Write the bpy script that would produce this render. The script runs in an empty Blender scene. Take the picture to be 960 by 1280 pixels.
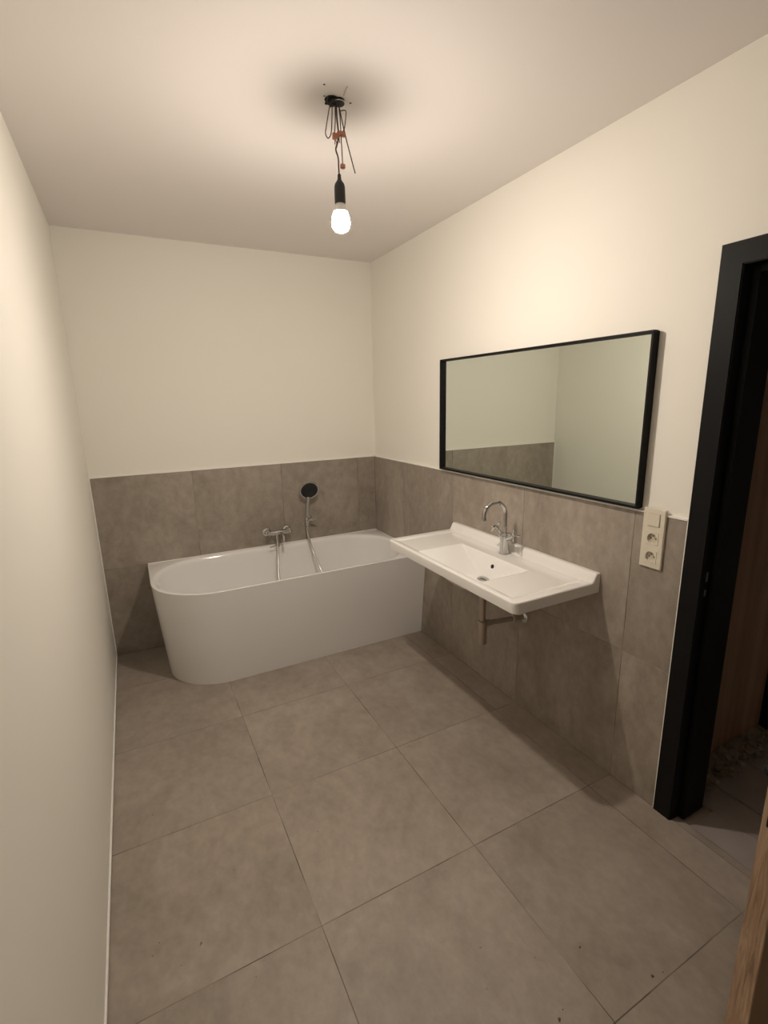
import bpy, bmesh, math, random
from mathutils import Vector, Matrix
random.seed(7)
PI = math.pi
scene = bpy.context.scene
COL = scene.collection

# ------------------------------------------------------------------ camera
cam_d = bpy.data.cameras.new('camera'); cam = bpy.data.objects.new('camera', cam_d); COL.objects.link(cam)
cam_d.sensor_fit = 'VERTICAL'; cam_d.sensor_height = 24.0; cam_d.lens = 611.29 / 1280 * 24.0
cam_d.clip_start = 0.02
_R = Vector((0.88757568, -0.46019843, -0.0206597)); _U = Vector((0.12155658, 0.19071391, 0.97409045)); _F = Vector((0.4443348, 0.86709031, -0.22521318))
cam.matrix_world = Matrix(((_R.x, _U.x, -_F.x, -1.706), (_R.y, _U.y, -_F.y, -3.4605), (_R.z, _U.z, -_F.z, 1.6267), (0, 0, 0, 1)))
scene.camera = cam
# ------------------------------------------------------------------ world, exposure (the only lamp is the bulb: see the pendant lamp)
wd = bpy.data.worlds.new('night'); scene.world = wd; wd.use_nodes = True
wd.node_tree.nodes['Background'].inputs[0].default_value = (0.05, 0.05, 0.06, 1)
wd.node_tree.nodes['Background'].inputs[1].default_value = 0.05
vs = scene.view_settings
vs.view_transform = 'Standard'; vs.look = 'None'; vs.gamma = 1.0; vs.use_curve_mapping = False
vs.exposure = 0.0
BULB_STRENGTH = 1160.0      # frosted dome; the neck of the glass glows more weakly
NECK_STRENGTH = 25.0
BULB_COLOR = (1.0, 0.88, 0.765)

# ------------------------------------------------------------------ dimensions (metres; back right corner of the room at the origin)
W, H, D = 1.955, 2.59, 3.85           # room width (x), height, depth (towards the camera)
TT = 0.010                            # tile thickness on the walls
TILE, JOINT = 0.602, 0.0024
TOP, ROW = 1.189, 0.5985              # top of the wall tiling, joint between its two rows
DOOR_FAR, DOOR_NEAR, DOOR_TOP = -2.545, -3.385, 2.0
WT = 0.15                             # thickness of the wall with the door

# ------------------------------------------------------------------ materials
def mat(name, color, rough=0.5, metal=0.0, noise=None, bump=None, coat=0.0, spec=None, rand=0.0, rrand=0.0):
    """procedural principled material; noise=(scale, amount, second colour), bump=(scale, strength)"""
    m = bpy.data.materials.new(name); m.use_nodes = True
    nt = m.node_tree; N = nt.nodes; L = nt.links
    b = N['Principled BSDF']
    b.inputs['Base Color'].default_value = (*color, 1); b.inputs['Roughness'].default_value = rough
    b.inputs['Metallic'].default_value = metal
    if coat: b.inputs['Coat Weight'].default_value = coat; b.inputs['Coat Roughness'].default_value = 0.03
    if spec is not None: b.inputs['Specular IOR Level'].default_value = spec
    tc = N.new('ShaderNodeTexCoord')
    if noise:
        n = N.new('ShaderNodeTexNoise'); n.inputs['Scale'].default_value = noise[0]; n.inputs['Detail'].default_value = 6
        L.new(tc.outputs['Object'], n.inputs['Vector'])
        mx = N.new('ShaderNodeMix'); mx.data_type = 'RGBA'
        mx.inputs['A'].default_value = (*color, 1); mx.inputs['B'].default_value = (*noise[2], 1)
        mr = N.new('ShaderNodeMapRange'); mr.inputs['From Min'].default_value = 0.35; mr.inputs['From Max'].default_value = 0.65
        mr.inputs['To Max'].default_value = noise[1]
        L.new(n.outputs['Fac'], mr.inputs['Value']); L.new(mr.outputs['Result'], mx.inputs['Factor'])
        L.new(mx.outputs['Result'], b.inputs['Base Color'])
    if bump:
        n2 = N.new('ShaderNodeTexNoise'); n2.inputs['Scale'].default_value = bump[0]; n2.inputs['Detail'].default_value = 4
        L.new(tc.outputs['Object'], n2.inputs['Vector'])
        bp = N.new('ShaderNodeBump'); bp.inputs['Strength'].default_value = bump[1]; bp.inputs['Distance'].default_value = 0.002
        L.new(n2.outputs['Fac'], bp.inputs['Height']); L.new(bp.outputs['Normal'], b.inputs['Normal'])
    return m

def tile_mat(name, dark, mid, light, rough, stretch, dirt=0.0):
    """stone-look porcelain: cloudy mottling, scratches and specks, shifted from tile to tile"""
    m = bpy.data.materials.new(name); m.use_nodes = True
    nt = m.node_tree; N = nt.nodes; L = nt.links; b = N['Principled BSDF']
    geo = N.new('ShaderNodeNewGeometry'); oi = N.new('ShaderNodeObjectInfo')
    sc = N.new('ShaderNodeVectorMath'); sc.operation = 'SCALE'; sc.inputs[0].default_value = (7.3, 5.1, 3.7)
    L.new(oi.outputs['Random'], sc.inputs['Scale'])
    ad = N.new('ShaderNodeVectorMath'); ad.operation = 'ADD'
    L.new(geo.outputs['Position'], ad.inputs[0]); L.new(sc.outputs[0], ad.inputs[1])
    mp = N.new('ShaderNodeMapping'); mp.inputs['Scale'].default_value = stretch
    L.new(ad.outputs[0], mp.inputs['Vector'])
    n1 = N.new('ShaderNodeTexNoise'); n1.inputs['Scale'].default_value = 3.2; n1.inputs['Detail'].default_value = 8; n1.inputs['Roughness'].default_value = 0.62
    n1.inputs['Distortion'].default_value = 0.6
    L.new(mp.outputs[0], n1.inputs['Vector'])
    n2 = N.new('ShaderNodeTexNoise'); n2.inputs['Scale'].default_value = 22; n2.inputs['Detail'].default_value = 6; n2.inputs['Roughness'].default_value = 0.7
    L.new(mp.outputs[0], n2.inputs['Vector'])
    mixn = N.new('ShaderNodeMix'); mixn.data_type = 'FLOAT'; mixn.inputs['Factor'].default_value = 0.42
    L.new(n1.outputs['Fac'], mixn.inputs['A']); L.new(n2.outputs['Fac'], mixn.inputs['B'])
    cr = N.new('ShaderNodeValToRGB'); e = cr.color_ramp.elements
    e[0].position = 0.33; e[0].color = (*dark, 1); e[1].position = 0.68; e[1].color = (*light, 1)
    k = cr.color_ramp.elements.new(0.5); k.color = (*mid, 1)
    L.new(mixn.outputs['Result'], cr.inputs['Fac'])
    # small dark specks of building dirt
    n3 = N.new('ShaderNodeTexNoise'); n3.inputs['Scale'].default_value = 38; n3.inputs['Detail'].default_value = 3
    L.new(ad.outputs[0], n3.inputs['Vector'])
    sp = N.new('ShaderNodeMapRange'); sp.inputs['From Min'].default_value = 0.745; sp.inputs['From Max'].default_value = 0.78; sp.inputs['To Max'].default_value = dirt
    L.new(n3.outputs['Fac'], sp.inputs['Value'])
    mx = N.new('ShaderNodeMix'); mx.data_type = 'RGBA'; mx.inputs['B'].default_value = (dark[0] * .35, dark[1] * .33, dark[2] * .3, 1)
    L.new(sp.outputs['Result'], mx.inputs['Factor']); L.new(cr.outputs['Color'], mx.inputs['A'])
    hsv = N.new('ShaderNodeHueSaturation')
    vr = N.new('ShaderNodeMapRange'); vr.inputs['To Min'].default_value = 0.95; vr.inputs['To Max'].default_value = 1.05
    L.new(oi.outputs['Random'], vr.inputs['Value']); L.new(vr.outputs['Result'], hsv.inputs['Value'])
    L.new(mx.outputs['Result'], hsv.inputs['Color']); L.new(hsv.outputs['Color'], b.inputs['Base Color'])
    rr = N.new('ShaderNodeMapRange'); rr.inputs['To Min'].default_value = rough - 0.07; rr.inputs['To Max'].default_value = rough + 0.07
    L.new(n2.outputs['Fac'], rr.inputs['Value']); L.new(rr.outputs['Result'], b.inputs['Roughness'])
    bp = N.new('ShaderNodeBump'); bp.inputs['Strength'].default_value = 0.12; bp.inputs['Distance'].default_value = 0.002
    L.new(n2.outputs['Fac'], bp.inputs['Height']); L.new(bp.outputs['Normal'], b.inputs['Normal'])
    return m

def wood_mat(name, c1, c2, rough, axis=2, scale=14.0, knots=True):
    m = bpy.data.materials.new(name); m.use_nodes = True
    nt = m.node_tree; N = nt.nodes; L = nt.links; b = N['Principled BSDF']
    tc = N.new('ShaderNodeTexCoord'); mp = N.new('ShaderNodeMapping')
    s = [scale, scale, scale]; s[axis] = scale * 0.07
    mp.inputs['Scale'].default_value = s; L.new(tc.outputs['Object'], mp.inputs['Vector'])
    n = N.new('ShaderNodeTexNoise'); n.inputs['Scale'].default_value = 1.0; n.inputs['Detail'].default_value = 9; n.inputs['Roughness'].default_value = 0.66
    n.inputs['Distortion'].default_value = 0.9
    L.new(mp.outputs[0], n.inputs['Vector'])
    cr = N.new('ShaderNodeValToRGB'); e = cr.color_ramp.elements
    e[0].position = 0.36; e[0].color = (*c1, 1); e[1].position = 0.66; e[1].color = (*c2, 1)
    L.new(n.outputs['Fac'], cr.inputs['Fac'])
    if knots:
        vo = N.new('ShaderNodeTexVoronoi'); vo.inputs['Scale'].default_value = 2.6
        mp2 = N.new('ShaderNodeMapping'); s2 = [1.6, 1.6, 1.6]; s2[axis] = 1.0; mp2.inputs['Scale'].default_value = s2
        L.new(tc.outputs['Object'], mp2.inputs['Vector']); L.new(mp2.outputs[0], vo.inputs['Vector'])
        mr = N.new('ShaderNodeMapRange'); mr.inputs['From Min'].default_value = 0.09; mr.inputs['From Max'].default_value = 0.03
        L.new(vo.outputs['Distance'], mr.inputs['Value'])
        mx = N.new('ShaderNodeMix'); mx.data_type = 'RGBA'; mx.inputs['B'].default_value = (c1[0] * .4, c1[1] * .35, c1[2] * .3, 1)
        L.new(mr.outputs['Result'], mx.inputs['Factor']); L.new(cr.outputs['Color'], mx.inputs['A'])
        L.new(mx.outputs['Result'], b.inputs['Base Color'])
    else:
        L.new(cr.outputs['Color'], b.inputs['Base Color'])
    b.inputs['Roughness'].default_value = rough
    bp = N.new('ShaderNodeBump'); bp.inputs['Strength'].default_value = 0.25; bp.inputs['Distance'].default_value = 0.001
    L.new(n.outputs['Fac'], bp.inputs['Height']); L.new(bp.outputs['Normal'], b.inputs['Normal'])
    return m

M = dict(
    wall=mat('cream_plaster', (0.89, 0.865, 0.795), 0.85, noise=(2.0, 0.5, (0.875, 0.85, 0.775)), bump=(160, 0.08)),
    ceiling=mat('ceiling_paint', (0.85, 0.81, 0.78), 0.9, noise=(1.5, 0.5, (0.835, 0.795, 0.765)), bump=(180, 0.08)),
    tile_floor=tile_mat('floor_porcelain', (0.27, 0.228, 0.188), (0.36, 0.308, 0.259), (0.445, 0.39, 0.334), 0.50, (1, 0.75, 1), 0.8),
    tile_wall=tile_mat('wall_porcelain', (0.235, 0.20, 0.165), (0.335, 0.29, 0.243), (0.445, 0.392, 0.336), 0.52, (1.0, 1.3, 0.8)),
    grout=mat('patchy_grout', (0.34, 0.295, 0.245), 0.95, noise=(4.3, 1.0, (0.055, 0.043, 0.035))),
    white_trim=mat('white_trim', (0.93, 0.92, 0.88), 0.5, bump=(60, 0.03)),
    acrylic=mat('white_acrylic', (0.87, 0.86, 0.85), 0.07, noise=(1.2, 0.3, (0.86, 0.85, 0.84))),
    ceramic=mat('white_ceramic', (0.90, 0.89, 0.865), 0.08, coat=0.6, noise=(1.2, 0.3, (0.85, 0.84, 0.81))),
    chrome=mat('chrome', (0.56, 0.56, 0.55), 0.07, 1.0, noise=(30, 0.2, (0.53, 0.53, 0.52))),
    hose=mat('chrome_hose', (0.62, 0.60, 0.57), 0.30, 1.0, noise=(60, 0.4, (0.5, 0.48, 0.46))),
    nickel=mat('dull_nickel', (0.52, 0.47, 0.42), 0.32, 1.0, noise=(20, 0.3, (0.46, 0.41, 0.36))),
    black=mat('black_paint', (0.007, 0.007, 0.0075), 0.5, noise=(12, 0.4, (0.009, 0.009, 0.0095)), spec=0.15),
    black_rubber=mat('black_rubber', (0.012, 0.012, 0.013), 0.55, noise=(40, 0.5, (0.02, 0.02, 0.02))),
    silver=mat('mirror_silver', (0.83, 0.895, 0.84), 0.012, 1.0, noise=(3, 0.1, (0.82, 0.89, 0.83))),
    cream=mat('cream_plastic', (0.74, 0.69, 0.57), 0.35, noise=(8, 0.3, (0.73, 0.68, 0.56))),
    cream_dark=mat('cream_plastic_recess', (0.60, 0.55, 0.44), 0.4, noise=(8, 0.3, (0.58, 0.53, 0.42))),
    hole=mat('dark_hole', (0.008, 0.007, 0.006), 0.8, noise=(20, 0.3, (0.015, 0.013, 0.01))),
    wire=mat('brown_wire', (0.045, 0.028, 0.020), 0.5, noise=(50, 0.4, (0.07, 0.04, 0.03))),
    wire_light=mat('grey_wire', (0.16, 0.13, 0.11), 0.5, noise=(50, 0.4, (0.12, 0.10, 0.085))),
    connector=mat('orange_connector', (0.50, 0.20, 0.11), 0.4, noise=(40, 0.4, (0.55, 0.27, 0.17))),
    white_plastic=mat('white_plastic', (0.8, 0.78, 0.73), 0.4, noise=(10, 0.2, (0.78, 0.76, 0.7))),
    door_edge=wood_mat('raw_door_edge', (0.22, 0.135, 0.085), (0.52, 0.36, 0.235), 0.7, 2, 95, False),
    door_face=wood_mat('door_veneer', (0.14, 0.085, 0.05), (0.24, 0.155, 0.095), 0.5, 2, 12),
    panel=wood_mat('brown_panel_wood', (0.34, 0.21, 0.145), (0.52, 0.35, 0.25), 0.6, 2, 7),
    concrete=mat('rough_mortar', (0.42, 0.36, 0.30), 0.95, noise=(9, 0.8, (0.27, 0.22, 0.18)), bump=(40, 0.9)),
    plank=mat('grey_floor_strip', (0.38, 0.33, 0.31), 0.7, noise=(6, 0.7, (0.30, 0.26, 0.245)), bump=(50, 0.2)),
    corridor=mat('corridor_plaster', (0.80, 0.77, 0.71), 0.9, noise=(3, 0.5, (0.76, 0.73, 0.67))),
    crumb=mat('dark_crumb', (0.14, 0.115, 0.095), 0.95, noise=(90, 0.8, (0.06, 0.05, 0.04))),
    scar=mat('plaster_scar', (0.42, 0.38, 0.33), 0.95, noise=(60, 0.8, (0.55, 0.50, 0.44))),
)
# the bulb glass gives off light
m = bpy.data.materials.new('lit_bulb'); m.use_nodes = True
_b = m.node_tree.nodes['Principled BSDF']; _b.inputs['Base Color'].default_value = (1, 1, 1, 1)
_b.inputs['Emission Color'].default_value = (*BULB_COLOR, 1); _b.inputs['Emission Strength'].default_value = BULB_STRENGTH
M['lit'] = m
m = bpy.data.materials.new('lit_bulb_neck'); m.use_nodes = True
_b = m.node_tree.nodes['Principled BSDF']; _b.inputs['Base Color'].default_value = (1, 1, 1, 1)
_b.inputs['Emission Color'].default_value = (*BULB_COLOR, 1); _b.inputs['Emission Strength'].default_value = NECK_STRENGTH
M['lit_neck'] = m

# ------------------------------------------------------------------ mesh helpers
def link(name, me, material, parent=None, smooth=False, loc=None):
    o = bpy.data.objects.new(name, me); COL.objects.link(o)
    if material is not None and not me.materials: me.materials.append(M[material])
    if smooth:
        for p in me.polygons: p.use_smooth = True
    if loc is not None: o.location = loc
    if parent is not None:
        o.parent = parent
    return o
def from_bm(name, bm, material, parent=None, smooth=False, loc=None):
    me = bpy.data.meshes.new(name)
    bmesh.ops.recalc_face_normals(bm, faces=bm.faces)
    bm.to_mesh(me); bm.free()
    return link(name, me, material, parent, smooth, loc)
def thing(name, label, cat, loc=(0, 0, 0), group=None):
    o = bpy.data.objects.new(name, None); COL.objects.link(o); o.location = loc; o.empty_display_size = 0.05
    o['label'] = label; o['category'] = cat
    if group: o['group'] = group
    return o
def structure(o, label, cat):
    o['kind'] = 'structure'; o['label'] = label; o['category'] = cat
    return o
def box(bm, x0, x1, y0, y1, z0, z1):
    v = [bm.verts.new((x, y, z)) for z in (z0, z1) for y in (y0, y1) for x in (x0, x1)]
    for f in ((0, 2, 3, 1), (4, 5, 7, 6), (0, 1, 5, 4), (2, 6, 7, 3), (0, 4, 6, 2), (1, 3, 7, 5)):
        bm.faces.new([v[i] for i in f])
    return v
def bbox(name, material, parent, x0, x1, y0, y1, z0, z1, bevel=0.0, seg=2, rel=(0, 0, 0)):
    bm = bmesh.new(); box(bm, x0 - rel[0], x1 - rel[0], y0 - rel[1], y1 - rel[1], z0 - rel[2], z1 - rel[2])
    if bevel:
        bmesh.ops.bevel(bm, geom=bm.edges[:], offset=bevel, segments=seg, profile=0.5, affect='EDGES')
    return from_bm(name, bm, material, parent)
def frame_from(axis):
    a = Vector(axis).normalized()
    t = Vector((0, 0, 1)) if abs(a.z) < 0.9 else Vector((1, 0, 0))
    u = a.cross(t).normalized(); return a, u, a.cross(u)
def lathe(bm, prof, origin=(0, 0, 0), axis=(0, 0, 1), n=28):
    """prof = list of (radius, height along axis)"""
    a, u, v = frame_from(axis); o = Vector(origin); rings = []
    for r, h in prof:
        if r < 1e-6: rings.append([bm.verts.new(o + a * h)])
        else: rings.append([bm.verts.new(o + a * h + (u * math.cos(2 * PI * k / n) + v * math.sin(2 * PI * k / n)) * r) for k in range(n)])
    for A, B in zip(rings, rings[1:]):
        for k in range(n):
            k2 = (k + 1) % n
            if len(A) == 1 and len(B) == 1: continue
            if len(A) == 1: bm.faces.new((A[0], B[k], B[k2]))
            elif len(B) == 1: bm.faces.new((A[k], B[0], A[k2]))
            else: bm.faces.new((A[k], B[k], B[k2], A[k2]))
    for ring in (rings[0], rings[-1]):
        if len(ring) > 1: bm.faces.new(ring)
def catmull(pts, sub=6):
    P = [Vector(p) for p in pts]
    if len(P) < 3: return P
    out = []
    Q = [P[0] * 2 - P[1]] + P + [P[-1] * 2 - P[-2]]
    for i in range(1, len(Q) - 2):
        a, b, c, d = Q[i - 1], Q[i], Q[i + 1], Q[i + 2]
        for k in range(sub):
            t = k / sub
            out.append(0.5 * ((2 * b) + (c - a) * t + (2 * a - 5 * b + 4 * c - d) * t * t + (3 * b - a - 3 * c + d) * t ** 3))
    out.append(P[-1]); return out
def tube(bm, pts, r, n=10, radii=None):
    P = [Vector(p) for p in pts]; rings = []
    t0 = (P[1] - P[0]).normalized(); _, u, v = frame_from(t0)
    for i, p in enumerate(P):
        t = (P[min(i + 1, len(P) - 1)] - P[max(i - 1, 0)]).normalized()
        u = (u - t * u.dot(t)).normalized(); v = t.cross(u)
        rr = radii[i] if radii else r
        rings.append([bm.verts.new(p + (u * math.cos(2 * PI * k / n) + v * math.sin(2 * PI * k / n)) * rr) for k in range(n)])
    for A, B in zip(rings, rings[1:]):
        for k in range(n): bm.faces.new((A[k], B[k], B[(k + 1) % n], A[(k + 1) % n]))
    bm.faces.new(rings[0]); bm.faces.new(rings[-1])
def shade_auto(o, deg=35):
    me = o.data
    for p in me.polygons: p.use_smooth = True
    bm = bmesh.new(); bm.from_mesh(me)
    for e in bm.edges:
        if len(e.link_faces) == 2 and e.calc_face_angle(0) > math.radians(deg): e.smooth = False
    bm.to_mesh(me); bm.free()
    return o
def lathe_part(name, material, parent, prof, origin, axis=(0, 0, 1), n=28, rel=(0, 0, 0)):
    bm = bmesh.new(); lathe(bm, prof, Vector(origin) - Vector(rel), axis, n)
    return shade_auto(from_bm(name, bm, material, parent))
def tube_part(name, material, parent, pts, r, n=10, rel=(0, 0, 0), smooth=True, radii=None):
    bm = bmesh.new(); R = Vector(rel)
    tube(bm, [Vector(p) - R for p in pts], r, n, radii)
    return shade_auto(from_bm(name, bm, material, parent), 50)

# ------------------------------------------------------------------ tiles: one chamfered slab mesh per size, shared between alike tiles
TILE_MESH = {}
def tile_mesh(w, h, t, material):
    key = (round(w, 4), round(h, 4), t, material)
    if key not in TILE_MESH:
        c = 0.0006
        bm = bmesh.new()
        lv = []
        for d, z in ((0, 0), (0, t - c), (c, t)):
            lv.append([bm.verts.new(p) for p in ((d, d, z), (w - d, d, z), (w - d, h - d, z), (d, h - d, z))])
        for A, B in zip(lv, lv[1:]):
            for k in range(4): bm.faces.new((A[k], A[(k + 1) % 4], B[(k + 1) % 4], B[k]))
        bm.faces.new(lv[2]); bm.faces.new(lv[0][::-1])
        me = bpy.data.meshes.new('tile'); bm.to_mesh(me); bm.free(); me.materials.append(M[material])
        TILE_MESH[key] = me
    return TILE_MESH[key]
def put_tile(parent, u0, u1, v0, v1, frame, t, material, n0=0.0):
    """frame: 'floor' (u=x, v=y, n=z), 'back' (u=x, v=z, n=-y), 'right' (u=-y, v=z, n=-x)"""
    j = JOINT / 2
    me = tile_mesh(u1 - u0 - JOINT, v1 - v0 - JOINT, t, material)
    o = bpy.data.objects.new('tile', me); COL.objects.link(o); o.parent = parent
    u, v = u0 + j, v0 + j
    lift = n0 + random.uniform(-0.0003, 0.0003)
    if frame == 'floor': mw = Matrix(((1, 0, 0, u), (0, 1, 0, v), (0, 0, 1, lift), (0, 0, 0, 1)))
    elif frame == 'back': mw = Matrix(((1, 0, 0, u), (0, 0, -1, -lift), (0, 1, 0, v), (0, 0, 0, 1)))
    else: mw = Matrix(((0, 0, -1, -lift), (-1, 0, 0, -u), (0, 1, 0, v), (0, 0, 0, 1)))
    o.matrix_local = mw
    return o
def cuts(a, b, origin, step=TILE):
    k = math.floor((a - origin) / step) - 1; out = [a]
    while True:
        p = origin + k * step
        if p >= b - 0.004: break
        if p > a + 0.004: out.append(p)
        k += 1
    return out + [b]

# ------------------------------------------------------------------ the room
floor = structure(bbox('floor', 'grout', None, -W, 0.032, -D, 0.0, -0.12, -0.0006), 'taupe stone-look square porcelain tiles of the bathroom floor', 'floor')
AX, C3 = -1.351, -2.2734              # grid of the floor joints
for x0, x1 in zip(*(lambda c: (c[:-1], c[1:]))(cuts(-W + 0.004, 0.0, AX))):
    for y0, y1 in zip(*(lambda c: (c[:-1], c[1:]))(cuts(-D, -0.001, C3))):
        put_tile(floor, x0, x1, y0, y1, 'floor', 0.010, 'tile_floor', -0.010)
for y0, y1 in ((DOOR_NEAR + 0.02, C3 - TILE), (C3 - TILE, DOOR_FAR - 0.004)):       # narrow pieces on the door sill
    put_tile(floor, 0.0, 0.032, y0, y1, 'floor', 0.010, 'tile_floor', -0.010)

bm = bmesh.new(); rc = random.Random(11)
for x, y, r, n in ((-0.681, -2.701, 0.005, 2), (-0.849, -2.789, 0.004, 1), (-0.878, -2.800, 0.007, 3), (-0.563, -2.852, 0.006, 3), (-0.530, -2.861, 0.003, 1), (-1.165, -1.689, 0.004, 1), (-1.756, -2.183, 0.003, 1), (-1.833, -2.112, 0.003, 1), (-1.809, -2.082, 0.003, 1)):
    for k in range(n):
        q = r * rc.uniform(.4, .7)
        bmesh.ops.create_icosphere(bm, subdivisions=1, radius=1, matrix=Matrix.Translation((x + rc.gauss(0, r * .45), y + rc.gauss(0, r * .45), q * 0.3)) @ Matrix.Diagonal((q, q * rc.uniform(.6, 1), q * 0.4, 1)))
cr_ = from_bm('dirt_crumbs', bm, 'crumb', floor); cr_['kind'] = 'stuff'; cr_['label'] = 'a few dark crumbs of building dirt'

ceiling = structure(bbox('ceiling', 'ceiling', None, -W - 0.12, 0.15, -D - 0.12, 0.12, H, H + 0.12), 'smooth off white painted bathroom ceiling', 'ceiling')
structure(bbox('wall_left', 'wall', None, -W - 0.12, -W, -D - 0.12, 0.12, -0.12, H), 'plain cream plastered wall along the left side', 'wall')
structure(bbox('wall_front', 'wall', None, -W, 0.0, -D - 0.12, -D, -0.12, H), 'cream plastered wall behind the camera', 'wall')
wall_back = structure(bbox('wall_back', 'wall', None, -W, WT, 0.0, 0.12, -0.12, H), 'cream back wall with grey tiled lower part behind the bathtub', 'wall')
bm = bmesh.new()
box(bm, 0, WT, DOOR_FAR + 0.006, 0.0, -0.12, H)
box(bm, 0, WT, DOOR_NEAR - 0.006, DOOR_FAR + 0.006, DOOR_TOP + 0.006, H)
box(bm, 0, WT, -D - 0.12, DOOR_NEAR - 0.006, -0.12, H)
wall_right = structure(from_bm('wall_right', bm, 'wall'), 'cream right wall with grey tiled lower part behind the washbasin', 'wall')

bbox('grout_bed', 'grout', wall_back, -W + 0.003, -0.0, -0.0094, 0.0, 0.0, TOP - 0.002)
for x0, x1 in zip(*(lambda c: (c[:-1], c[1:]))(cuts(-W + 0.004, -TT, -0.1612))):
    for z0, z1 in ((0.001, ROW), (ROW, TOP)):
        put_tile(wall_back, x0, x1, z0, z1, 'back', TT, 'tile_wall')
TILE_END = -2.474
bbox('grout_bed', 'grout', wall_right, -0.0094, 0.0, TILE_END + 0.001, -0.0078, 0.0, TOP - 0.002)
for y0, y1 in zip(*(lambda c: (c[:-1], c[1:]))(cuts(TT, -TILE_END, -C3))):
    for z0, z1 in ((0.001, ROW), (ROW, TOP)):
        put_tile(wall_right, y0, y1, z0, z1, 'right', TT, 'tile_wall')
NEAR_T = DOOR_NEAR - 0.075
bbox('grout_bed', 'grout', wall_right, -0.0094, 0.0, -D, NEAR_T, 0.0, TOP - 0.002)
for y0, y1 in zip(*(lambda c: (c[:-1], c[1:]))(cuts(-NEAR_T, D, -C3))):
    for z0, z1 in ((0.001, ROW), (ROW, TOP)):
        put_tile(wall_right, y0, y1, z0, z1, 'right', TT, 'tile_wall')

structure(bbox('trim_1', 'white_trim', None, -W + 0.001, -TT, -TT - 0.003, 0, TOP, TOP + 0.006), 'thin white strip on top of the back wall tiles', 'trim')
structure(bbox('trim_2', 'white_trim', None, -TT - 0.003, 0, TILE_END, -TT, TOP, TOP + 0.006), 'thin white strip on top of the right wall tiles', 'trim')
structure(bbox('trim_3', 'white_trim', None, -TT - 0.001, 0, TILE_END - 0.004, TILE_END, 0, TOP + 0.005), 'thin white upright strip where the tiles end at the door frame', 'trim')
structure(bbox('trim_4', 'white_trim', None, -W, -W + 0.005, -TT - 0.002, 0, 0, TOP), 'thin white sealed joint between left wall and back tiles', 'trim')
structure(bbox('baseboard_left', 'white_trim', None, -W, -W + 0.006, -D, -TT - 0.002, 0.007, 0.022, 0.001, 1), 'narrow white plaster edge along the foot of the left wall', 'baseboard')

# ------------------------------------------------------------------ door: black lining, wooden leaf standing open into the room
door = bpy.data.objects.new('door_1', None); COL.objects.link(door); door.location = (0, DOOR_FAR, 0)
structure(door, 'black door frame at the right with a wooden leaf standing open', 'door')
def dpart(name, material, x0, x1, y0, y1, z0, z1, bevel=0.0015, parent=None, label=None):
    o = bbox(name, material, parent or door, x0, x1, y0, y1, z0, z1, bevel, 1, rel=(0, DOOR_FAR, 0))
    if label: o['label'] = label
    return o
CW = 0.065                             # width of the casing
def casing(x0, x1, quad):
    """board of the casing: a quad in the wall plane (y, z), given thickness from x0 to x1"""
    bm = bmesh.new()
    A = [bm.verts.new((x0, y - DOOR_FAR, z)) for y, z in quad]; B = [bm.verts.new((x1, y - DOOR_FAR, z)) for y, z in quad]
    bm.faces.new(A); bm.faces.new(B[::-1])
    for k in range(4): bm.faces.new((A[k], B[k], B[(k + 1) % 4], A[(k + 1) % 4]))
    return from_bm('casing', bm, 'black', door)
for x0, x1 in ((-0.016, 0.0), (WT, WT + 0.016)):
    casing(x0, x1, [(DOOR_FAR, 0), (DOOR_FAR + CW, 0), (DOOR_FAR + CW, DOOR_TOP + CW), (DOOR_FAR, DOOR_TOP)])
    casing(x0, x1, [(DOOR_NEAR, 0), (DOOR_NEAR - CW, 0), (DOOR_NEAR - CW, DOOR_TOP + CW), (DOOR_NEAR, DOOR_TOP)])
    casing(x0, x1, [(DOOR_FAR, DOOR_TOP), (DOOR_FAR + CW, DOOR_TOP + CW), (DOOR_NEAR - CW, DOOR_TOP + CW), (DOOR_NEAR, DOOR_TOP)])
dpart('jamb', 'black', -0.012, WT + 0.012, DOOR_FAR - 0.004, DOOR_FAR + 0.005, 0, DOOR_TOP)
dpart('jamb', 'black', -0.012, WT + 0.012, DOOR_NEAR - 0.005, DOOR_NEAR + 0.004, 0, DOOR_TOP)
dpart('head_jamb', 'black', -0.012, WT + 0.012, DOOR_NEAR, DOOR_FAR, DOOR_TOP - 0.004, DOOR_TOP + 0.005)
dpart('door_stop', 'black', 0.036, WT + 0.010, DOOR_FAR - 0.026, DOOR_FAR - 0.004, 0, DOOR_TOP - 0.004)
dpart('door_stop', 'black', 0.036, WT + 0.010, DOOR_NEAR + 0.004, DOOR_NEAR + 0.026, 0, DOOR_TOP - 0.004)
dpart('head_stop', 'black', 0.036, WT + 0.010, DOOR_NEAR + 0.026, DOOR_FAR - 0.026, DOOR_TOP - 0.026, DOOR_TOP - 0.004)
for z0, z1 in ((0.985, 1.02), (0.93, 0.955)):
    dpart('strike_plate', 'nickel', 0.008, 0.018, DOOR_FAR - 0.0055, DOOR_FAR - 0.004, z0, z1, 0.0004, label='small metal keep in the frame rebate')
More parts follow.
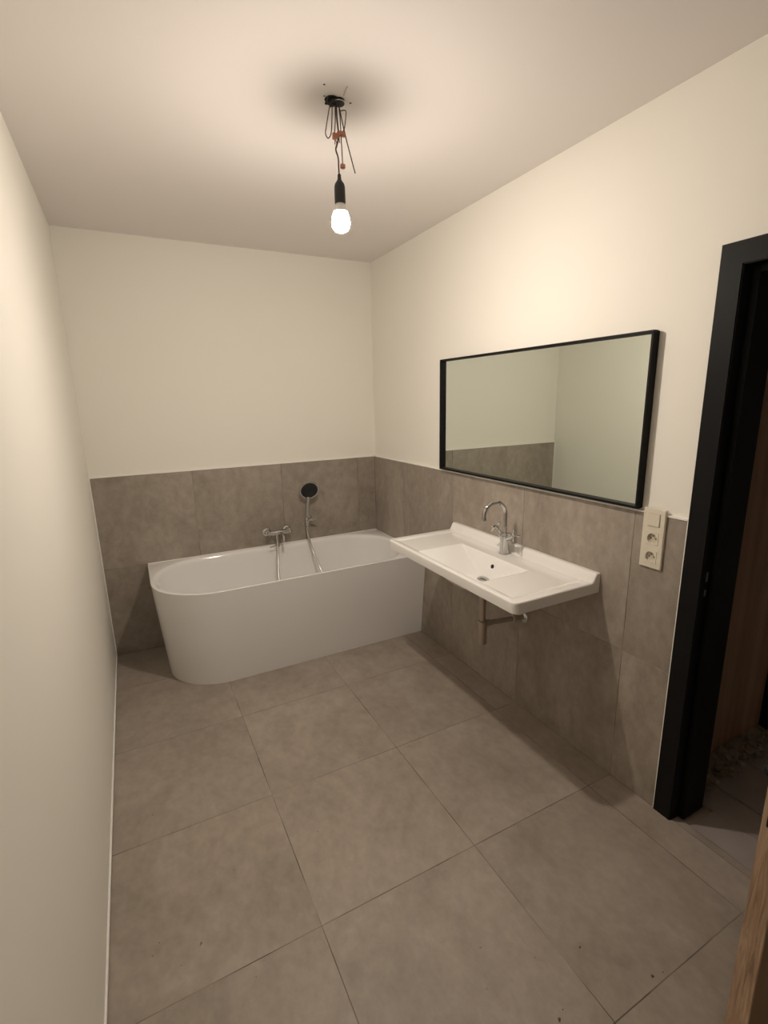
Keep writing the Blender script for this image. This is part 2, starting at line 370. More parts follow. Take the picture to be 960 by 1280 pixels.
# leaf, in its own frame: hinge at the origin, +x towards the lock edge, -y the face turned to the room's lamp
ang = math.radians(16.0)
hx, hy = -0.020, -3.360
leaf = bbox('door_leaf', 'door_face', door, 0, 0.83, 0, 0.04, 0.008, DOOR_TOP - 0.012, 0.0012, 1)
leaf['label'] = 'open wooden door leaf seen edge on at the lower right'
dx = Vector((-math.cos(ang), math.sin(ang), 0)); dn = Vector((-math.sin(ang), -math.cos(ang), 0))
leaf.matrix_local = Matrix(((dx.x, dn.x, 0, hx), (dx.y, dn.y, 0, hy - DOOR_FAR), (0, 0, 1, 0), (0, 0, 0, 1)))
def lpart(name, material, x0, x1, y0, y1, z0, z1, bevel=0.001, label=None):
    o = bbox(name, material, leaf, x0, x1, y0, y1, z0, z1, bevel, 2)
    if label: o['label'] = label
    return o
lpart('lock_edge', 'door_edge', 0.828, 0.8325, 0.0005, 0.0395, 0.009, DOOR_TOP - 0.013, 0.0006, 'raw light wood edge strip of the leaf')
lpart('lock_plate', 'black', 0.8322, 0.8345, 0.010, 0.030, 0.905, 1.055, 0.001, 'black lock plate')
lpart('latch_bolt', 'nickel', 0.834, 0.843, 0.014, 0.026, 0.985, 1.015, 0.001)
for y, d in ((0.0, -1), (0.04, 1)):
    lathe_part('handle_rose', 'black', leaf, [(0.026, 0), (0.026, 0.007), (0.024, 0.009), (0.0, 0.009)], (0.772, y, 0.955), (0, d, 0), 24)
    tube_part('door_handle', 'black', leaf, catmull([(0.772, y + d * 0.006, 0.955), (0.772, y + d * 0.04, 0.955), (0.764, y + d * 0.052, 0.955), (0.742, y + d * 0.055, 0.955), (0.652, y + d * 0.055, 0.955)], 5), 0.0095, 12)
for z in (0.25, 1.05, 1.78):
    lathe_part('hinge', 'black', leaf, [(0.007, 0), (0.008, 0.002), (0.008, 0.086), (0.007, 0.088)], (0.0, -0.008, z), (0, 0, 1), 14)

# ------------------------------------------------------------------ corridor beyond the door
CX1, CY0, CY1, CZ = 1.45, -4.1, -2.385, 2.55
cfloor = structure(bbox('floor_corridor', 'concrete', None, 0.032, CX1, CY0, CY1, -0.14, -0.012), 'unfinished floor of the dark corridor with loose mortar and grey strips', 'floor')
structure(bbox('wall_corridor_far', 'corridor', None, CX1, CX1 + 0.1, CY0, CY1 + 0.12, -0.14, CZ), 'dark far wall of the corridor', 'wall')
structure(bbox('wall_corridor_near', 'corridor', None, WT, CX1, CY0 - 0.1, CY0, -0.14, CZ), 'dark near end wall of the corridor', 'wall')
structure(bbox('wall_corridor_side', 'corridor', None, WT, CX1, CY1, CY1 + 0.12, -0.14, CZ), 'dark corridor wall behind the wooden panel', 'wall')
structure(bbox('ceiling_corridor', 'corridor', None, WT, CX1 + 0.1, CY0 - 0.1, CY1 + 0.12, CZ, CZ + 0.1), 'dark ceiling of the corridor', 'ceiling')
wp = thing('wooden_panel', 'brown knotty wooden panel seen through the doorway at the right edge', 'panel', (0.55, CY1 - 0.012, 0))
for i, (x0, x1) in enumerate(((0.168, 0.318), (0.3195, 0.518), (0.5195, 0.712), (0.7135, 0.905))):
    bbox('board', 'panel', wp, x0, x1, CY1 - 0.022 - 0.001 * (i % 2), CY1 - 0.002, -0.012, 2.3, 0.001, 1, rel=(0.55, CY1 - 0.012, 0))
fr = thing('black_frame', 'black upright frame post beyond the wooden panel at the right edge', 'frame', (0.95, CY1 - 0.04, 0))
bbox('post', 'black', fr, 0.906, 0.985, CY1 - 0.055, CY1 - 0.002, -0.012, 2.2, 0.002, 1, rel=(0.95, CY1 - 0.04, 0))
bbox('rebate', 'black', fr, 0.985, 1.03, CY1 - 0.035, CY1 - 0.002, -0.012, 2.2, 0.002, 1, rel=(0.95, CY1 - 0.04, 0))
# laid strips of the new floor, parts of the corridor floor
for i, (x0, x1, y1) in enumerate(((0.036, 0.182, -2.60), (0.184, 0.322, -2.515), (0.331, 0.449, -2.515), (0.452, 0.596, -2.47), (0.599, 0.735, -2.475), (0.738, 0.87, -2.49), (0.873, 1.01, -2.48), (1.013, 1.15, -2.49))):
    y = y1
    while y > CY0 + 0.01:
        yn = max(CY0, y - 0.9)
        o = bbox('floor_strip', 'plank', cfloor, x0, x1, yn + 0.001, y, -0.012, -0.001 - 0.0015 * (i % 2), 0.0012, 1)
        y = yn
# rough mortar left along the panel
bm = bmesh.new()
rnd = random.Random(3)
nx, ny = 70, 26
grid = []
for j in range(ny + 1):
    row = []
    for i in range(nx + 1):
        x = 0.045 + (1.15 - 0.045) * i / nx; y = -2.56 + (CY1 - 0.024 + 2.56) * j / ny
        edge = -2.505 + 0.022 * math.sin(x * 23) + 0.012 * math.sin(x * 61 + 1)
        h = -0.008 + max(0, min(1, (y - edge) / 0.02)) * (0.014 + 0.009 * math.sin(x * 47 + y * 31) + 0.008 * math.sin(x * 91 - y * 73) + rnd.uniform(-0.005, 0.005))
        row.append(bm.verts.new((x, y, h)))
    grid.append(row)
for j in range(ny):
    for i in range(nx): bm.faces.new((grid[j][i], grid[j][i + 1], grid[j + 1][i + 1], grid[j + 1][i]))
mo = from_bm('mortar_bed', bm, 'concrete', cfloor, True); mo['kind'] = 'stuff'; mo['label'] = 'rough crumbly mortar along the wooden panel'
bm = bmesh.new()
for k in range(150):
    x = rnd.uniform(0.2, 1.0); y = -2.49 + rnd.gauss(0, 0.028); r = rnd.uniform(0.004, 0.017)
    mtx = Matrix.Translation((x, min(y, CY1 - 0.035), 0.008 + r * 0.3)) @ Matrix.Rotation(rnd.uniform(0, 6), 4, Vector((rnd.random(), rnd.random(), 1)).normalized()) @ Matrix.Diagonal((r * rnd.uniform(.7, 1.9), r, r * rnd.uniform(.4, .8), 1))
    bmesh.ops.create_icosphere(bm, subdivisions=1, radius=1, matrix=mtx)
for v in bm.verts: v.co += Vector((rnd.uniform(-1, 1), rnd.uniform(-1, 1), rnd.uniform(-.3, .3))) * 0.0015
mo = from_bm('mortar_crumbs', bm, 'concrete', cfloor); mo['kind'] = 'stuff'; mo['label'] = 'loose mortar crumbs'

# ------------------------------------------------------------------ bathtub
tub = thing('bathtub', 'white back-to-wall bathtub with a rounded left end and a smooth panel', 'bathtub', (-0.86, -0.39, 0))
TC = Vector((-0.86, -0.39, 0))
def rounded(x0, x1, y0, y1, radii):
    """outline of a rectangle with corner radii (front left, front right, back right, back left); the same count of points for every outline"""
    arcs = []
    for (cx, cy, a0), r in zip(((x0, y0, PI), (x1, y0, 1.5 * PI), (x1, y1, 0), (x0, y1, 0.5 * PI)), radii):
        r = max(r, 0.0005)
        o = (cx + (r if cx == x0 else -r), cy + (r if cy == y0 else -r))
        arcs.append([Vector((o[0] + r * math.cos(a0 + 0.5 * PI * k / 20), o[1] + r * math.sin(a0 + 0.5 * PI * k / 20))) for k in range(21)])
    pts = []
    for i in range(4):
        pts += arcs[i]
        p, q = arcs[i][-1], arcs[(i + 1) % 4][0]
        pts += [p.lerp(q, k / 8) for k in range(1, 8)]
    return pts
BX0, BX1, BYF, BYB, BH = -1.699, -0.0125, -0.768, -0.0125, 0.600
def o_rim(d=0.0): return rounded(BX0 + d, BX1 - d, BYF + d, BYB - d, (0.345 - d, 0.001, 0.001, 0.001))
o_foot = rounded(-1.652, BX1, -0.700, BYB, (0.325, 0.001, 0.001, 0.001))
def i_rim(d=0.0): return rounded(BX0 + 0.016 + d, BX1 - 0.024 - d, BYF + 0.013 + d, BYB - 0.018 - d, (0.345 - d,) * 4)
def i_bot(d=0.0): return rounded(BX0 + 0.34 + d, BX1 - 0.27 - d, BYF + 0.19 + d, BYB - 0.20 - d, (0.16 - d,) * 4)
def lerp_ring(f, g, t, z):
    return [Vector((*p.lerp(q, t), z)) - TC for p, q in zip(f, g)]
bm = bmesh.new()
rings = []
for t in (0, 0.02, 0.25, 0.5, 0.75, 0.98, 1.0):        # skirt, from the foot to the rim
    z = 0.001 + (BH - 0.006 - 0.001) * t
    rings.append(lerp_ring(o_foot, o_rim(), t, z))
skirt_bm = bmesh.new()
def rings_to(bm, rings, cap_end=False, cap_start=False):
    V = [[bm.verts.new(p) for p in r] for r in rings]; n = len(V[0])
    for A, B in zip(V, V[1:]):
        for k in range(n): bm.faces.new((A[k], A[(k + 1) % n], B[(k + 1) % n], B[k]))
    if cap_end: bm.faces.new(V[-1])
    if cap_start: bm.faces.new(V[0])
rings_to(skirt_bm, rings, False, True)
bm.free()
shade_auto(from_bm('side_panel', skirt_bm, 'acrylic', tub), 40)
bm = bmesh.new(); rings = []
R0 = i_rim()
rings.append(lerp_ring(o_rim(0.012), R0, 0, BH - 0.006 + 0.0005))
rings.append(lerp_ring(o_rim(), R0, 0, BH - 0.006 + 0.0005))
rings.append(lerp_ring(o_rim(), R0, 0, BH - 0.002))
rings.append(lerp_ring(o_rim(0.002), R0, 0, BH))
rings.append(lerp_ring(i_rim(-0.006), R0, 0, BH))
for dz, dd in ((0.0006, 0.0), (0.0022, 0.005), (0.0050, 0.0095), (0.0090, 0.0135), (0.0150, 0.0175), (0.0230, 0.0208), (0.0330, 0.0235)): rings.append(lerp_ring(i_rim(dd), R0, 0, BH - dz))
R0 = i_rim(0.0235)
for k in range(1, 15):                                   # inner wall: steep, then a round fillet into the bottom
    t = k / 14
    s = 0.72 * t ** 1.25 if t < 0.75 else 0.72 * 0.75 ** 1.25 + (1 - 0.72 * 0.75 ** 1.25) * math.sin((t - 0.75) / 0.25 * PI / 2)
    zz = (BH - 0.033) + (0.155 - (BH - 0.033)) * (1 - (1 - t) ** 1.35)
    rings.append(lerp_ring(R0, i_bot(), s, zz))
rings.append(lerp_ring(i_bot(0.05), R0, 0, 0.150))
rings_to(bm, rings, True)
shade_auto(from_bm('inner_shell', bm, 'acrylic', tub), 40)
lathe_part('drain_cap', 'chrome', tub, [(0.033, 0), (0.033, 0.003), (0.028, 0.006), (0, 0.007)], (-0.86, -0.39, 0.150), n=24, rel=TC)
# silicone bead along the wall tiles
bbox('silicone_bead', 'white_trim', tub, BX0 + 0.002, BX1, BYB - 0.003, BYB + 0.0018, BH - 0.004, BH + 0.0025, 0.001, 1, rel=TC)

# ------------------------------------------------------------------ bath mixer on the back wall
YT = -TT - 0.001
bx = thing('bath_mixer', 'chrome two-handle bath mixer on the tiles above the bathtub', 'tap', (-0.828, YT, 0.70)); O = (-0.828, YT, 0.70)
XL, XR, ZM = -0.903, -0.753, 0.700
def cross_handle(name, parent, origin, axis, rel, size=0.024, stem=0.022, up=(0, 0, 1), r=0.0045):
    bm = bmesh.new(); a = Vector(axis).normalized(); o = Vector(origin) - Vector(rel)
    upv = Vector(up); u = (upv - a * upv.dot(a)).normalized(); v = a.cross(u)
    lathe(bm, [(0.011, 0), (0.011, stem * 0.5), (0.008, stem * 0.7), (0.009, stem), (0.010, stem + 0.008), (0.006, stem + 0.012), (0, stem + 0.012)], o, a, 16)
    c = o + a * (stem + 0.003)
    for k in range(4):
        d = u * math.cos(k * PI / 2 + PI / 4 * 0) + v * math.sin(k * PI / 2)
        tube(bm, [c + d * 0.004, c + d * size * 0.55, c + d * size * 0.9, c + d * (size + 0.002)], r, 8, radii=[r * .8, r * .8, r * 1.15, r * .7])
    return shade_auto(from_bm(name, bm, 'chrome', parent), 40)
for X in (XL, XR):
    lathe_part('wall_rose', 'chrome', bx, [(0.034, 0), (0.034, 0.003), (0.030, 0.010), (0.020, 0.015), (0, 0.016)], (X, YT, ZM), (0, -1, 0), 28, O)
    lathe_part('wall_union', 'chrome', bx, [(0.013, 0), (0.013, 0.02), (0.017, 0.022), (0.017, 0.036), (0.013, 0.038), (0.013, 0.058), (0, 0.06)], (X, YT - 0.012, ZM), (0, -1, 0), 16, O)
lathe_part('mixer_body', 'chrome', bx, [(0.013, 0), (0.015, 0.004), (0.015, 0.055), (0.018, 0.06), (0.018, 0.105), (0.015, 0.11), (0.015, 0.161), (0.013, 0.165), (0, 0.166)], (XL - 0.008, YT - 0.055, ZM), (1, 0, 0), 20, O)
cross_handle('cross_handle', bx, (XL + 0.004, YT - 0.064, ZM + 0.004), (-0.25, -1, 0.05), O, 0.023, 0.018)
cross_handle('cross_handle', bx, (XR - 0.004, YT - 0.064, ZM + 0.004), (0.25, -1, 0.05), O, 0.023, 0.018)
tube_part('spout', 'chrome', bx, catmull([(-0.822, YT - 0.058, ZM - 0.002), (-0.816, YT - 0.105, ZM - 0.004), (-0.813, YT - 0.135, ZM - 0.022), (-0.812, YT - 0.145, ZM - 0.055)], 6), 0.010, 14, O)
tube_part('hose_outlet', 'chrome', bx, catmull([(-0.840, YT - 0.056, ZM - 0.008), (-0.842, YT - 0.066, ZM - 0.045), (-0.846, YT - 0.085, ZM - 0.098)], 5), 0.0125, 14, O)
tube_part('diverter_lever', 'chrome', bx, [(-0.843, YT - 0.080, ZM - 0.085), (-0.880, YT - 0.090, ZM - 0.087), (-0.908, YT - 0.096, ZM - 0.090)], 0.0042, 10, O)

# ------------------------------------------------------------------ hand shower with its wall bracket and hose
HO = (-0.572, YT, 0.76)
hs = thing('hand_shower', 'chrome hand shower with a round black face in a wall bracket', 'shower', HO)
lathe_part('wall_bracket', 'chrome', hs, [(0.024, 0), (0.024, 0.006), (0.014, 0.010), (0.011, 0.030), (0.013, 0.040), (0, 0.043)], (-0.575, YT, 0.762), (-0.35, -1, 0.0), 20, HO)
lathe_part('bracket_cradle', 'chrome', hs, [(0.0135, 0), (0.0165, 0.004), (0.0175, 0.028), (0.0155, 0.034)], (-0.608, YT - 0.058, 0.746), (0.0, -0.12, 1), 20, HO)
tube_part('bracket_lever', 'chrome', hs, [(-0.605, YT - 0.058, 0.762), (-0.570, YT - 0.068, 0.765), (-0.538, YT - 0.072, 0.762)], 0.006, 10, HO, radii=[0.009, 0.009, 0.004])
hp = [(-0.611, YT - 0.055, 0.722), (-0.610, YT - 0.058, 0.745), (-0.608, YT - 0.062, 0.80), (-0.603, YT - 0.070, 0.88), (-0.597, YT - 0.082, 0.945)]
tube_part('handle', 'chrome', hs, catmull(hp, 5), 0.0125, 14, HO)
hn = Vector((-0.10, -1.0, -0.38)).normalized()
hc = Vector((-0.590, YT - 0.084, 0.995))
hd = lathe_part('shower_head', 'chrome', hs, [(0.0, -0.024), (0.022, -0.022), (0.044, -0.014), (0.066, 0.001), (0.072, 0.007), (0.0715, 0.0105), (0.066, 0.012), (0.0615, 0.0115), (0.061, 0.009), (0, 0.009)], hc, hn, 40, HO)
lathe_part('spray_face', 'black_rubber', hs, [(0.0605, 0.009), (0.0605, 0.0112), (0.058, 0.0125), (0, 0.0128)], hc, hn, 40, HO)['label'] = 'round black spray face'
hose = [(-0.611, YT - 0.055, 0.726), (-0.613, YT - 0.058, 0.69), (-0.612, YT - 0.075, 0.640), (-0.596, YT - 0.12, 0.535), (-0.580, YT - 0.22, 0.425), (-0.560, YT - 0.31, 0.28), (-0.60, YT - 0.37, 0.185), (-0.72, YT - 0.40, 0.172), (-0.83, YT - 0.37, 0.180),
        (-0.885, YT - 0.29, 0.27), (-0.885, YT - 0.20, 0.415), (-0.862, YT - 0.125, 0.520), (-0.847, YT - 0.086, 0.604)]
tube_part('shower_hose', 'hose', hs, catmull(hose, 8), 0.0082, 10, HO)

# ------------------------------------------------------------------ washbasin
SY0, SY1, SXF, SXB = -2.143, -1.100, -0.478, -TT - 0.001
SO = (-0.25, -1.62, 0.81)
wb = thing('washbasin', 'wide white ceramic washbasin hung on the tiled wall under the mirror', 'washbasin', SO)
def sstep(a, b, x):
    t = max(0, min(1, (x - a) / (b - a))); return t * t * (3 - 2 * t)
def smin(a, b, k=0.010):
    h = max(0, min(1, 0.5 + 0.5 * (b - a) / k)); return b * (1 - h) + a * h - k * h * (1 - h)
ZR, ZD = 0.8555, 0.850
BOWL = (-0.446, -0.166, -1.885, -1.375)
def bowl_depth(x, y):
    a = [(x - BOWL[0]) * 1.6, (BOWL[1] - x) * 3.4, (y - BOWL[2]) * 0.54, (BOWL[3] - y) * 0.60]
    d = 0.106 + 0.02 * (0.25 - min(0.25, math.hypot(x + 0.216, y + 1.63)))
    for q in a: d = smin(d, q, 0.012)
    return max(0.0, d) if d > 0 else 0.0
def ztop(x, y):
    dl, dr, df = SY1 - y, y - SY0, x - SXF
    edge = min(dl, dr, df)
    z = ZD + (ZR - ZD) * (1 - min(sstep(0.038, 0.062, dl), sstep(0.038, 0.062, dr), sstep(0.022, 0.040, df)))
    z -= bowl_depth(x, y)
    z = max(z, 0) + (0.893 - z) * sstep(-0.058, -0.030, x)
    r = 0.008
    if edge < r: z -= r - math.sqrt(max(0, r * r - (r - edge) ** 2))
    bk = SXB - x
    return z
E0 = [0, 0.0006, 0.0015, 0.003, 0.005, 0.008, 0.013, 0.020]
xs = [SXF + q for q in E0] + [SXF + 0.020 + (SXB - 0.062 - SXF - 0.020) * k / 64 for k in range(1, 65)] + [SXB - 0.062 + 0.062 * k / 14 for k in range(1, 15)]
L = SY1 - SY0
ts = [q for q in E0] + [0.020 + (L - 0.040) * k / 130 for k in range(1, 130)] + [L - q for q in E0[::-1]]
CR = 0.028
def warp(x, y):
    """rounded front corners"""
    dl, dr = SY1 - y, y - SY0; d = min(dl, dr)
    xf = SXF + (CR - math.sqrt(max(0, CR * CR - (CR - d) ** 2)) if d < CR else 0)
    s = (x - SXF) / (SXB - SXF)
    return xf + (SXB - xf) * s if d < CR else x
bm = bmesh.new(); top = []; bot = []
for y_ in ts:
    y = SY0 + y_; rt = []; rb = []
    for x in xs:
        xx = warp(x, y)
        z = ztop(x, y)
        rt.append(bm.verts.new((xx - SO[0], y - SO[1], z - SO[2])))
        zb = min(0.806, 0.806 - max(0, bowl_depth(x, y) - 0.030))
        cx = 1 - 0.006 / 0.24; 
        rb.append(bm.verts.new(((xx + 0.004 * (1 - (x - SXF) / (SXB - SXF))) - SO[0], (y - SO[1]) * 0.996, zb - SO[2])))
    top.append(rt); bot.append(rb)
ny, nx = len(ts), len(xs)
for j in range(ny - 1):
    for i in range(nx - 1):
        bm.faces.new((top[j][i], top[j][i + 1], top[j + 1][i + 1], top[j + 1][i]))
        bm.faces.new((bot[j][i], bot[j + 1][i], bot[j + 1][i + 1], bot[j][i + 1]))
ring_t = [top[0][i] for i in range(nx)] + [top[j][nx - 1] for j in range(1, ny)] + [top[ny - 1][i] for i in range(nx - 2, -1, -1)] + [top[j][0] for j in range(ny - 2, 0, -1)]
ring_b = [bot[0][i] for i in range(nx)] + [bot[j][nx - 1] for j in range(1, ny)] + [bot[ny - 1][i] for i in range(nx - 2, -1, -1)] + [bot[j][0] for j in range(ny - 2, 0, -1)]
for k in range(len(ring_t)):
    k2 = (k + 1) % len(ring_t)
    bm.faces.new((ring_t[k], ring_b[k], ring_b[k2], ring_t[k2]))
shade_auto(from_bm('basin', bm, 'ceramic', wb), 40)
DR = (-0.219, -1.632)
zdr = ZD - bowl_depth(*DR)
lathe_part('drain', 'chrome', wb, [(0.032, -0.003), (0.032, 0.003), (0.029, 0.005), (0.027, 0.0035), (0.025, 0.0045), (0.015, 0.009), (0, 0.010)], (DR[0], DR[1], zdr), n=28, rel=SO)
ox, oy = -0.1795, -1.652
lathe_part('overflow_hole', 'hole', wb, [(0.0105, -0.003), (0.0105, 0.0012), (0.009, 0.0015), (0, 0.0006)], (ox - 0.001, oy, ZD - bowl_depth(ox, oy)), (-0.95, 0, 0.3), 20, SO)['label'] = 'small dark overflow hole'
for dy in (-0.14, 0.14):
    lathe_part('fixing_bolt', 'nickel', wb, [(0.011, 0), (0.011, 0.008), (0.006, 0.009), (0.006, 0.03), (0, 0.031)], (SXB - 0.001, -1.62 + dy, 0.785), (-1, 0, 0), 12, SO)

# ------------------------------------------------------------------ basin tap
TB = (-0.088, -1.630, ZD)
tp = thing('basin_tap', 'chrome swan-neck basin tap with two cross handles standing on the washbasin', 'tap', TB)
lathe_part('tap_body', 'chrome', tp, [(0.0265, 0), (0.0265, 0.004), (0.024, 0.006), (0.0235, 0.075), (0.0245, 0.078), (0.023, 0.098), (0.013, 0.106), (0.012, 0.112), (0, 0.112)], TB, n=28, rel=TB)
neck = [(TB[0], TB[1], ZD + 0.105), (TB[0], TB[1], ZD + 0.16), (TB[0], TB[1], ZD + 0.205)]
RN = 0.063
for k in range(1, 15):
    a = PI * 0.97 * k / 14
    neck.append((TB[0] - RN + RN * math.cos(a), TB[1] + 0.010 * (1 - math.cos(a)) / 2, ZD + 0.208 + RN * math.sin(a)))
neck.append((neck[-1][0] + 0.001, neck[-1][1], neck[-1][2] - 0.026))
sp = tube_part('spout', 'chrome', tp, neck, 0.0098, 16, TB)
en = Vector(neck[-1])
lathe_part('aerator', 'chrome', tp, [(0.0108, 0.012), (0.0112, 0.0), (0.0108, -0.004), (0.008, -0.004), (0.007, 0.0), (0, 0.0)], en, (0, 0, 1), 18, TB)
for s in (1, -1):
    ax = Vector((-0.12, s * 1.0, 0.85 if s > 0 else 0.62)).normalized()
    o0 = Vector((TB[0], TB[1], ZD + 0.072)) + ax * 0.012
    lathe_part('valve_arm', 'chrome', tp, [(0.0130, 0), (0.0130, 0.042), (0.0110, 0.046), (0.0095, 0.058), (0, 0.059)], o0, ax, 18, TB)
    cross_handle('cross_handle', tp, o0 + ax * 0.052, ax, TB, 0.032, 0.018, (0.3, 0, 1), 0.0058)

# ------------------------------------------------------------------ waste trap under the basin
BT = (DR[0], DR[1], 0.39)
bt = thing('bottle_trap', 'dull metal bottle trap with a pipe to the wall under the washbasin', 'trap', BT)
zt = zdr - 0.035
lathe_part('tailpipe', 'nickel', bt, [(0.024, 0.806 - 0.085 - 0.52), (0.0165, 0.19), (0.016, 0.0), (0, 0.0)], (DR[0], DR[1], 0.515), n=22, rel=BT)
lathe_part('trap_cup', 'nickel', bt, [(0, 0), (0.024, 0.001), (0.0255, 0.004), (0.0255, 0.105), (0.028, 0.107), (0.028, 0.122), (0.0255, 0.125), (0.016, 0.131)], (DR[0], DR[1], 0.388), n=26, rel=BT)
pend = Vector((-TT - 0.002, -1.705, 0.515)); pst = Vector((DR[0], DR[1], 0.497)); pd = (pend - pst).normalized()
tube_part('outlet_pipe', 'nickel', bt, [pst + pd * 0.018, pst.lerp(pend, 0.5), pend], 0.0135, 16, BT)
lathe_part('coupling_nut', 'nickel', bt, [(0.0145, 0), (0.019, 0.002), (0.019, 0.016), (0.0145, 0.018)], pst + pd * 0.022, pd, 18, BT)
lathe_part('coupling_nut', 'nickel', bt, [(0.0145, 0), (0.022, 0.003), (0.023, 0.014), (0.0145, 0.018)], pst.lerp(pend, 0.74), pd, 18, BT)
lathe_part('wall_rose', 'chrome', bt, [(0.033, 0), (0.033, 0.002), (0.028, 0.008), (0.0145, 0.012)], (-TT - 0.001, -1.705, 0.515), (-1, 0, 0), 26, BT)

# ------------------------------------------------------------------ mirror
MY0, MY1, MZ0, MZ1, MD = -2.296, -0.958, 1.2015, 1.843, 0.036
MO = (-0.002, (MY0 + MY1) / 2, MZ0)
mi = thing('wall_mirror', 'wide rectangular mirror in a thin black frame above the washbasin', 'mirror', MO)
FW = 0.010
xw = -0.0115
def mpart(name, material, x0, x1, y0, y1, z0, z1, b=0.0012):
    return bbox(name, material, mi, x0, x1, y0, y1, z0, z1, b, 1, rel=MO)
mpart('frame_rail', 'black', -MD - 0.0, xw, MY0, MY1, MZ1 - FW, MZ1)
mpart('frame_rail', 'black', -MD - 0.0, xw, MY0, MY1, MZ0, MZ0 + FW)
mpart('frame_stile', 'black', -MD - 0.0002, xw, MY0, MY0 + FW, MZ0 + FW, MZ1 - FW)
mpart('frame_stile', 'black', -MD - 0.0002, xw, MY1 - FW, MY1, MZ0 + FW, MZ1 - FW)
mpart('backing', 'black', xw, -0.001, MY0 + 0.002, MY1 - 0.002, MZ0 + 0.002, MZ1 - 0.002, 0.0005)
mpart('mirror_glass', 'silver', xw - 0.004, xw, MY0 + FW, MY1 - FW, MZ0 + FW, MZ1 - FW, 0.0004)['label'] = 'silvered glass with a faint green cast'

# ------------------------------------------------------------------ switch and socket panel
PY0, PY1, PZ0, PZ1 = -2.402, -2.315, 0.985, 1.213
PO = (-TT - 0.001, (PY0 + PY1) / 2, (PZ0 + PZ1) / 2)
sp = thing('switch_socket_panel', 'cream upright panel with one light switch above two power sockets', 'power socket', PO)
px0 = -TT - 0.001
def ppart(name, material, d0, d1, y0, y1, z0, z1, b=0.001, parent=None):
    return bbox(name, material, parent or sp, px0 - d1, px0 - d0, y0, y1, z0, z1, b, 2, rel=PO)
yc = (PY0 + PY1) / 2
zc = [PZ1 - 0.043, (PZ0 + PZ1) / 2, PZ0 + 0.043]
HW = 0.0235
bm = bmesh.new()      # cover plate with three square openings
gy = [PY0, yc - HW - 0.0007, yc + HW + 0.0007, PY1]
gz = [PZ0] + [q for z in zc[::-1] for q in (z - HW - 0.0007, z + HW + 0.0007)] + [PZ1]
for face_x in (0.0, 0.010):
    gv = [[bm.verts.new((px0 - face_x - PO[0], y - PO[1], z - PO[2])) for y in gy] for z in gz]
    for j in range(len(gz) - 1):
        for i in range(3):
            if i == 1 and j in (1, 3, 5): continue
            bm.faces.new((gv[j][i], gv[j][i + 1], gv[j + 1][i + 1], gv[j + 1][i]))
    if face_x == 0: gb = gv
rim_e = [e for e in bm.edges if len(e.link_faces) == 1 and e.verts[0].co.x < px0 - 0.005 - PO[0]]
vmap = {}
for j in range(len(gz)):
    for i in range(4): vmap[gv[j][i]] = gb[j][i]
for e_ in rim_e:
    p, q = e_.verts
    bm.faces.new((p, q, vmap[q], vmap[p]))
bmesh.ops.recalc_face_normals(bm, faces=bm.faces)
outer = [e for e in bm.edges if all(v.co.x < px0 - 0.005 - PO[0] for v in e.verts) and (all(abs(v.co.y) > 0.043 for v in e.verts) or all(abs(v.co.z) > 0.1135 for v in e.verts)) and abs(sum((f.normal.x for f in e.link_faces))) < 1.5]
bmesh.ops.bevel(bm, geom=outer, offset=0.0025, segments=3, affect='EDGES')
from_bm('cover_frame', bm, 'cream', sp)
bm = bmesh.new()      # rocker: tilted plate, its right half pressed in
v = box(bm, px0 - 0.0145 - PO[0], px0 - 0.003 - PO[0], yc - HW - PO[1], yc + HW - PO[1], zc[0] - HW - PO[2], zc[0] + HW - PO[2])
for q in v:
    if q.co.x < px0 - 0.010 - PO[0] and q.co.y < 0: q.co.x += 0.0015
bmesh.ops.bevel(bm, geom=bm.edges[:], offset=0.0012, segments=2, affect='EDGES')
ro = from_bm('switch_rocker', bm, 'cream', sp)
ppart('rocker_gap', 'hole', 0.0005, 0.0020, yc - HW - 0.0005, yc + HW + 0.0005, zc[0] - HW - 0.0005, zc[0] + HW + 0.0005, 0.0002)
